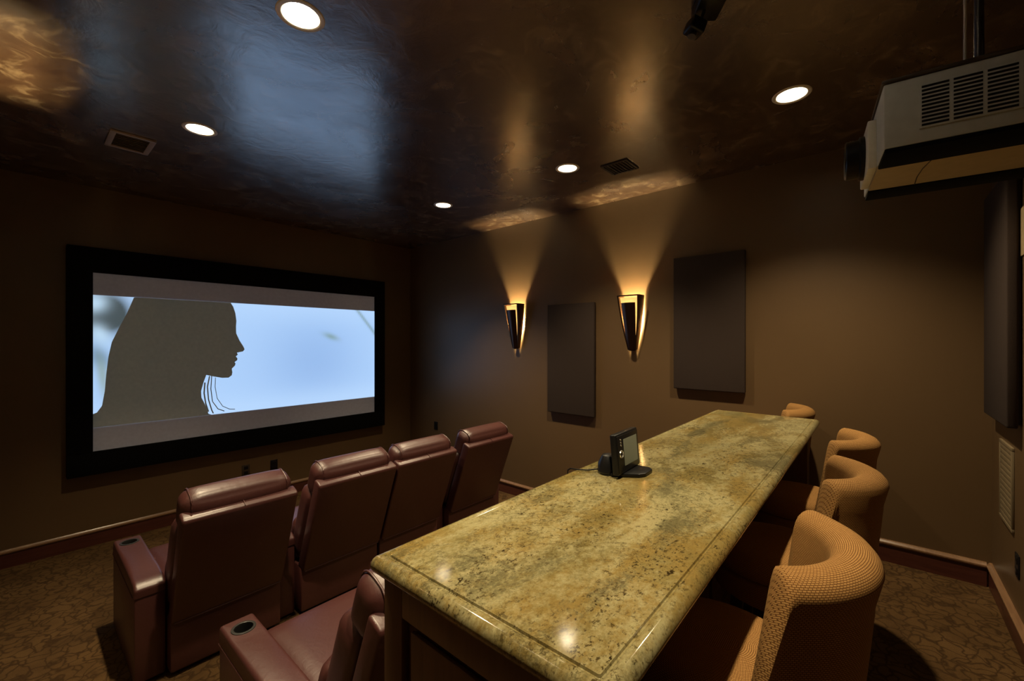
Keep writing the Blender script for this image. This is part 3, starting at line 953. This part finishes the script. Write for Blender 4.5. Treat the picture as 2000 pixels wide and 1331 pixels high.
# ------------------------------------------------------------------ bar stools
def stool_meshes():
    """barrel-back upholstered bar stool, facing +y, origin at the floor under the seat"""
    out = {}
    # back: swept rolled section around the barrel
    bm = bmesh.new()
    uv = bm.loops.layers.uv.new('UVMap')
    NT, A0 = 90, R(82)
    Zb = 0.58
    rowsv, rowsu = [], []
    for i in range(NT + 1):
        th = -A0 + 2 * A0 * i / NT
        a = abs(th)
        k = max(0.0, min(1.0, (a - R(58)) / (A0 - R(58))))
        ks = k * k / (k + 0.09) * 1.09
        Ht = 1.125 - 0.47 * ks
        thick = 0.098 - 0.030 * ks
        Ro = 0.303
        sec = []
        # outer wall bottom -> top roll -> inner wall bottom
        nz = 8
        for q in range(nz):
            f = q / nz
            z = Zb + (Ht - 0.05 - Zb) * f
            flare = -0.050 * (1 - f) ** 1.2 + 0.0 * f
            sec.append((Ro + flare, z))
        rol = 0.5 * thick + 0.004
        rcx = Ro - rol + 0.008
        for q in range(9):
            aa = math.pi * q / 8
            sec.append((rcx + rol * math.cos(aa) * (1.08 if q < 4 else 1.0), Ht - 0.045 + 0.045 * math.sin(aa)))
        for q in range(nz):
            f = 1 - (q + 1) / nz
            z = Zb + (Ht - 0.05 - Zb) * f
            sec.append((Ro - thick - 0.045 * (1 - f), z))
        vr, ur = [], []
        ls = 0.0; prev = None
        ang = th - math.pi / 2
        for (r_, z) in sec:
            p = Vector((r_ * math.cos(ang) * 0.98, r_ * math.sin(ang) * 0.96, z))
            if a > R(95):        # wings run a little straighter forward
                e_ = (a - R(90))
                p.x += math.copysign(0.05 * e_ * e_ * 1.8, p.x)
            if prev is not None: ls += (Vector((r_, z)) - prev).length
            prev = Vector((r_, z))
            vr.append(bm.verts.new(p)); ur.append((th * 0.28, ls))
        rowsv.append(vr); rowsu.append(ur)
    ns = len(rowsv[0])
    for i in range(NT):
        for q in range(ns - 1):
            f = bm.faces.new((rowsv[i][q], rowsv[i + 1][q], rowsv[i + 1][q + 1], rowsv[i][q + 1]))
            for lp, uvv in zip(f.loops, (rowsu[i][q], rowsu[i + 1][q], rowsu[i + 1][q + 1], rowsu[i][q + 1])):
                lp[uv].uv = uvv
        f = bm.faces.new((rowsv[i][ns - 1], rowsv[i + 1][ns - 1], rowsv[i + 1][0], rowsv[i][0]))
    for i, rev in ((0, False), (NT, True)):
        row = rowsv[i]; us = rowsu[i]
        c_ = row[:]
        f = bm.faces.new(c_ if rev else c_[::-1])
        for lp in f.loops:
            lp[uv].uv = (lp.vert.co.y, lp.vert.co.z)
    bmesh.ops.recalc_face_normals(bm, faces=bm.faces)
    out['barrel_back'] = (bm, 'weave')
    # seat cushion
    def uvlathe(profile, n, scale_y, mtx):
        b2 = bmesh.new(); u2 = b2.loops.layers.uv.new('UVMap')
        rings, ls, acc, prev = [], [], 0, None
        for (r_, z) in profile:
            if prev: acc += math.hypot(r_ - prev[0], z - prev[1])
            prev = (r_, z); ls.append(acc)
            rings.append([b2.verts.new(mtx @ Vector((r_ * math.cos(2 * math.pi * i / n), r_ * math.sin(2 * math.pi * i / n) * scale_y, z))) for i in range(n)])
        for k in range(len(rings) - 1):
            for i in range(n):
                j = (i + 1) % n
                f = b2.faces.new((rings[k][i], rings[k][j], rings[k + 1][j], rings[k + 1][i]))
                for lp, (uu, vv) in zip(f.loops, ((i, ls[k]), (i + 1, ls[k]), (i + 1, ls[k + 1]), (i, ls[k + 1]))):
                    lp[u2].uv = (uu / n * 1.5, vv)
        f = b2.faces.new(rings[0][::-1]); f2 = b2.faces.new(rings[-1])
        for lp in f2.loops: lp[u2].uv = (lp.vert.co.x, lp.vert.co.y)
        return b2
    out['seat_cushion'] = (uvlathe([(0.19, 0.66), (0.222, 0.67), (0.232, 0.70), (0.230, 0.735), (0.215, 0.757), (0.17, 0.768), (0.05, 0.772)], 40, 1.12, Matrix.Translation((0, 0.065, 0))), 'weave')
    out['seat_deck'] = (uvlathe([(0.20, 0.565), (0.238, 0.575), (0.242, 0.655), (0.21, 0.668)], 40, 1.10, Matrix.Translation((0, 0.045, 0))), 'weave')
    legs = []
    for sx in (-1, 1):
        for sy in (-1, 1):
            b2 = bmesh.new()
            top = Vector((sx * 0.15, sy * 0.15 + 0.03, 0.59)); bot = Vector((sx * 0.195, sy * 0.195 + 0.03, 0))
            vs_ = []
            for p, h_ in ((bot, 0.015), (top, 0.023)):
                vs_.append([b2.verts.new(p + Vector((dx * h_, dy * h_, 0))) for dx, dy in ((-1, -1), (1, -1), (1, 1), (-1, 1))])
            b2.faces.new(vs_[0][::-1]); b2.faces.new(vs_[1])
            for q in range(4):
                b2.faces.new((vs_[0][q], vs_[0][(q + 1) % 4], vs_[1][(q + 1) % 4], vs_[1][q]))
            legs.append(b2)
    out['legs'] = legs
    k = 0.185
    out['foot_rail'] = (tube([(k, k + 0.03, 0.24), (-k, k + 0.03, 0.24)], 0.011, 10), 'steel')
    out['stretchers'] = [tube([(s * k, k + 0.03, 0.29), (s * k, -k + 0.03, 0.29)], 0.011, 10) for s in (-1, 1)] + [tube([(k, -k + 0.03, 0.24), (-k, -k + 0.03, 0.24)], 0.011, 10)]
    # button at the fold of each wing
    return out
def first_stool():
    d = thing('bar_stool', '', 'bar stool')
    ms = stool_meshes()
    for nm in ('barrel_back', 'seat_cushion', 'seat_deck', 'foot_rail'):
        bm, mt = ms[nm]
        obj(nm, bm, mt, d, angle=70)
    for b2 in ms['legs']:
        obj('leg', b2, 'leg_wood', d)
    for b2 in ms['stretchers']:
        obj('stretcher', b2, 'leg_wood', d)
    return d
proto = first_stool()
STOOLS = [((1.32, 0.29), 0, 'tan woven barrel-back bar stool nearest the camera'),
          ((2.13, 0.27), 2, 'tan woven barrel-back bar stool second from the camera along the bar'),
          ((2.91, 0.29), -3, 'tan woven barrel-back bar stool third along the bar, just past the granite corner'),
          ((3.86, 0.655), 3, 'tan woven barrel-back bar stool peeking over the far end of the granite')]
for k, ((sx, sy), a, lab) in enumerate(STOOLS):
    s_ = proto if k == 0 else copy_tree(proto)
    s_.location = (sx, sy, RISE); s_.rotation_euler = (0, 0, R(a))
    tag(s_, lab, 'bar stool', 'barrel-back bar stools')

# ------------------------------------------------------------------ projector
PW, PH, PL = 0.515, 0.20, 0.49
PB = CAM_Z + 0.541
pj = thing('projector', 'large grey ceiling-hung video projector with slotted side vents and a black lens', 'projector', (1.634, -0.012, PB), R(6))
# local: x = 0..PW across, y = 0 front .. -PL rear, z up
bm = bmesh.new()
bx(bm, 0, PW, -PL, 0, 0.012, PH, bev=0.006)
obj('case', bm, 'grey_plastic', pj)
obj('top_lid', box(-0.004, PW + 0.004, -PL, 0.004, PH, PH + 0.010, bev=0.003), 'plate_brown', pj)
obj('bottom_skirt', box(0.003, 0.145, -PL + 0.003, -0.003, 0.0, 0.014, bev=0.003), 'black_velvet', pj)
obj('bottom_skirt', box(0.39, PW - 0.003, -PL + 0.003, -0.003, 0.0, 0.014, bev=0.003), 'black_velvet', pj)
bt = obj('bottom_cover', box(0.147, 0.388, -PL + 0.003, -0.002, 0.003, 0.014, bev=0.002), 'tan_plastic', pj)
obj('cover_seam', tube([(0.15, -0.125, 0.0025), (0.22, -0.118, 0.0022), (0.30, -0.118, 0.0022), (0.386, -0.125, 0.0025)], 0.0016, 6), 'plate_brown', bt)
obj('lens_bezel', box(0.150, 0.385, -0.002, 0.022, 0.010, 0.165, bev=0.004), 'white_plastic', pj)
ln = Matrix.Translation((0.268, 0.02, 0.085)) @ Matrix.Rotation(R(-90), 4, 'X')
lb = obj('lens_barrel', lathe([(0.072, 0.0), (0.072, 0.014), (0.064, 0.018), (0.064, 0.05), (0.060, 0.053), (0.054, 0.050), (0.048, 0.03), (0.0, 0.028)], 40, ln), 'black_plastic', pj)
obj('lens_glass', lathe([(0.049, 0.032), (0.03, 0.040), (0.0, 0.043)], 32, ln), 'dark_steel', lb)
# side vent: columns of louvre slots on the side that faces the camera, dark grooves set into a plate
vp = obj('vent_plate', box(-0.0035, 0.001, -0.455, -0.075, 0.050, 0.172, bev=0.001), 'grey_plastic', pj)
first = None
for cidx in range(6):
    for ridx in range(11):
        y1 = -0.080 - cidx * 0.0628
        zc = 0.058 + ridx * 0.0106
        if first is None:
            first = obj('vent_slot', box(-0.0042, -0.0030, -0.0545, 0, -0.0029, 0.0029), 'black_plastic', vp, (0, y1, zc), smooth=False)
        else:
            c_ = first.copy(); C.objects.link(c_); c_.location = (0, y1, zc)
for cidx in range(2):
    obj('foot', lathe([(0.0, -0.012), (0.016, -0.012), (0.018, 0.0), (0.0, 0.001)], 20, Matrix.Translation((0.07 + cidx * 0.38, -0.43, 0.0))), 'black_plastic', pj)
# ceiling mount: separate thing
pm = thing('projector_mount', 'slim grey ceiling pole holding up the projector, with a thin cable beside it', 'mount', (1.86, -0.227, CEIL))
zt = PB + PH + 0.010 - CEIL
obj('pole', lathe([(0.011, zt + 0.02), (0.011, -0.008)], 24), 'dark_steel', pm)
obj('ceiling_flange', lathe([(0.0, 0.0), (0.065, 0.0), (0.065, -0.006), (0.03, -0.014), (0.0135, -0.03)], 32), 'dark_steel', pm)
obj('mount_plate', box(-0.10, 0.10, -0.10, 0.10, zt, zt + 0.012, bev=0.003), 'black_plastic', pm)
obj('collar', lathe([(0.03, zt + 0.012), (0.03, zt + 0.03), (0.0135, zt + 0.036)], 24), 'dark_steel', pm)
obj('cable', tube([(-0.044, 0.034, zt + 0.012), (-0.043, 0.033, zt + 0.2), (-0.046, 0.034, -0.3), (-0.045, 0.035, -0.0)], 0.0036, 8), 'white_plastic', pm)

# ------------------------------------------------------------------ small black ceiling device
cd = thing('ceiling_device', 'small black two-part device hanging from the ceiling left of the projector', 'ceiling device', (1.97, 0.56, CEIL), R(35))
obj('mount_box', box(-0.07, 0.07, -0.055, 0.055, -0.055, 0.0, bev=0.006), 'black_plastic', cd)
obj('bracket_arm', tube([(0.0, 0.02, -0.055), (0.0, 0.03, -0.085), (0.01, 0.045, -0.10)], 0.007, 8), 'dark_steel', cd)
hm = Matrix.Translation((0.012, 0.055, -0.118)) @ Matrix.Rotation(R(20), 4, 'X') @ Matrix.Rotation(R(15), 4, 'Z') @ Matrix.Scale(0.8, 4)
obj('head', box(-0.045, 0.045, -0.045, 0.045, -0.035, 0.035, bev=0.012, seg=3, mtx=hm), 'black_plastic', cd)
obj('head_lens', lathe([(0.022, 0.0), (0.024, 0.02), (0.018, 0.022), (0.0, 0.018)], 24, hm @ Matrix.Translation((0, 0, -0.034)) @ Matrix.Rotation(R(180), 4, 'X')), 'dark_steel', cd)
obj('knob', lathe([(0.0, 0.0), (0.010, 0.0), (0.010, 0.016), (0.0, 0.018)], 16, hm @ Matrix.Translation((0.045, 0, 0)) @ Matrix.Rotation(R(90), 4, 'Y')), 'dark_steel', cd)
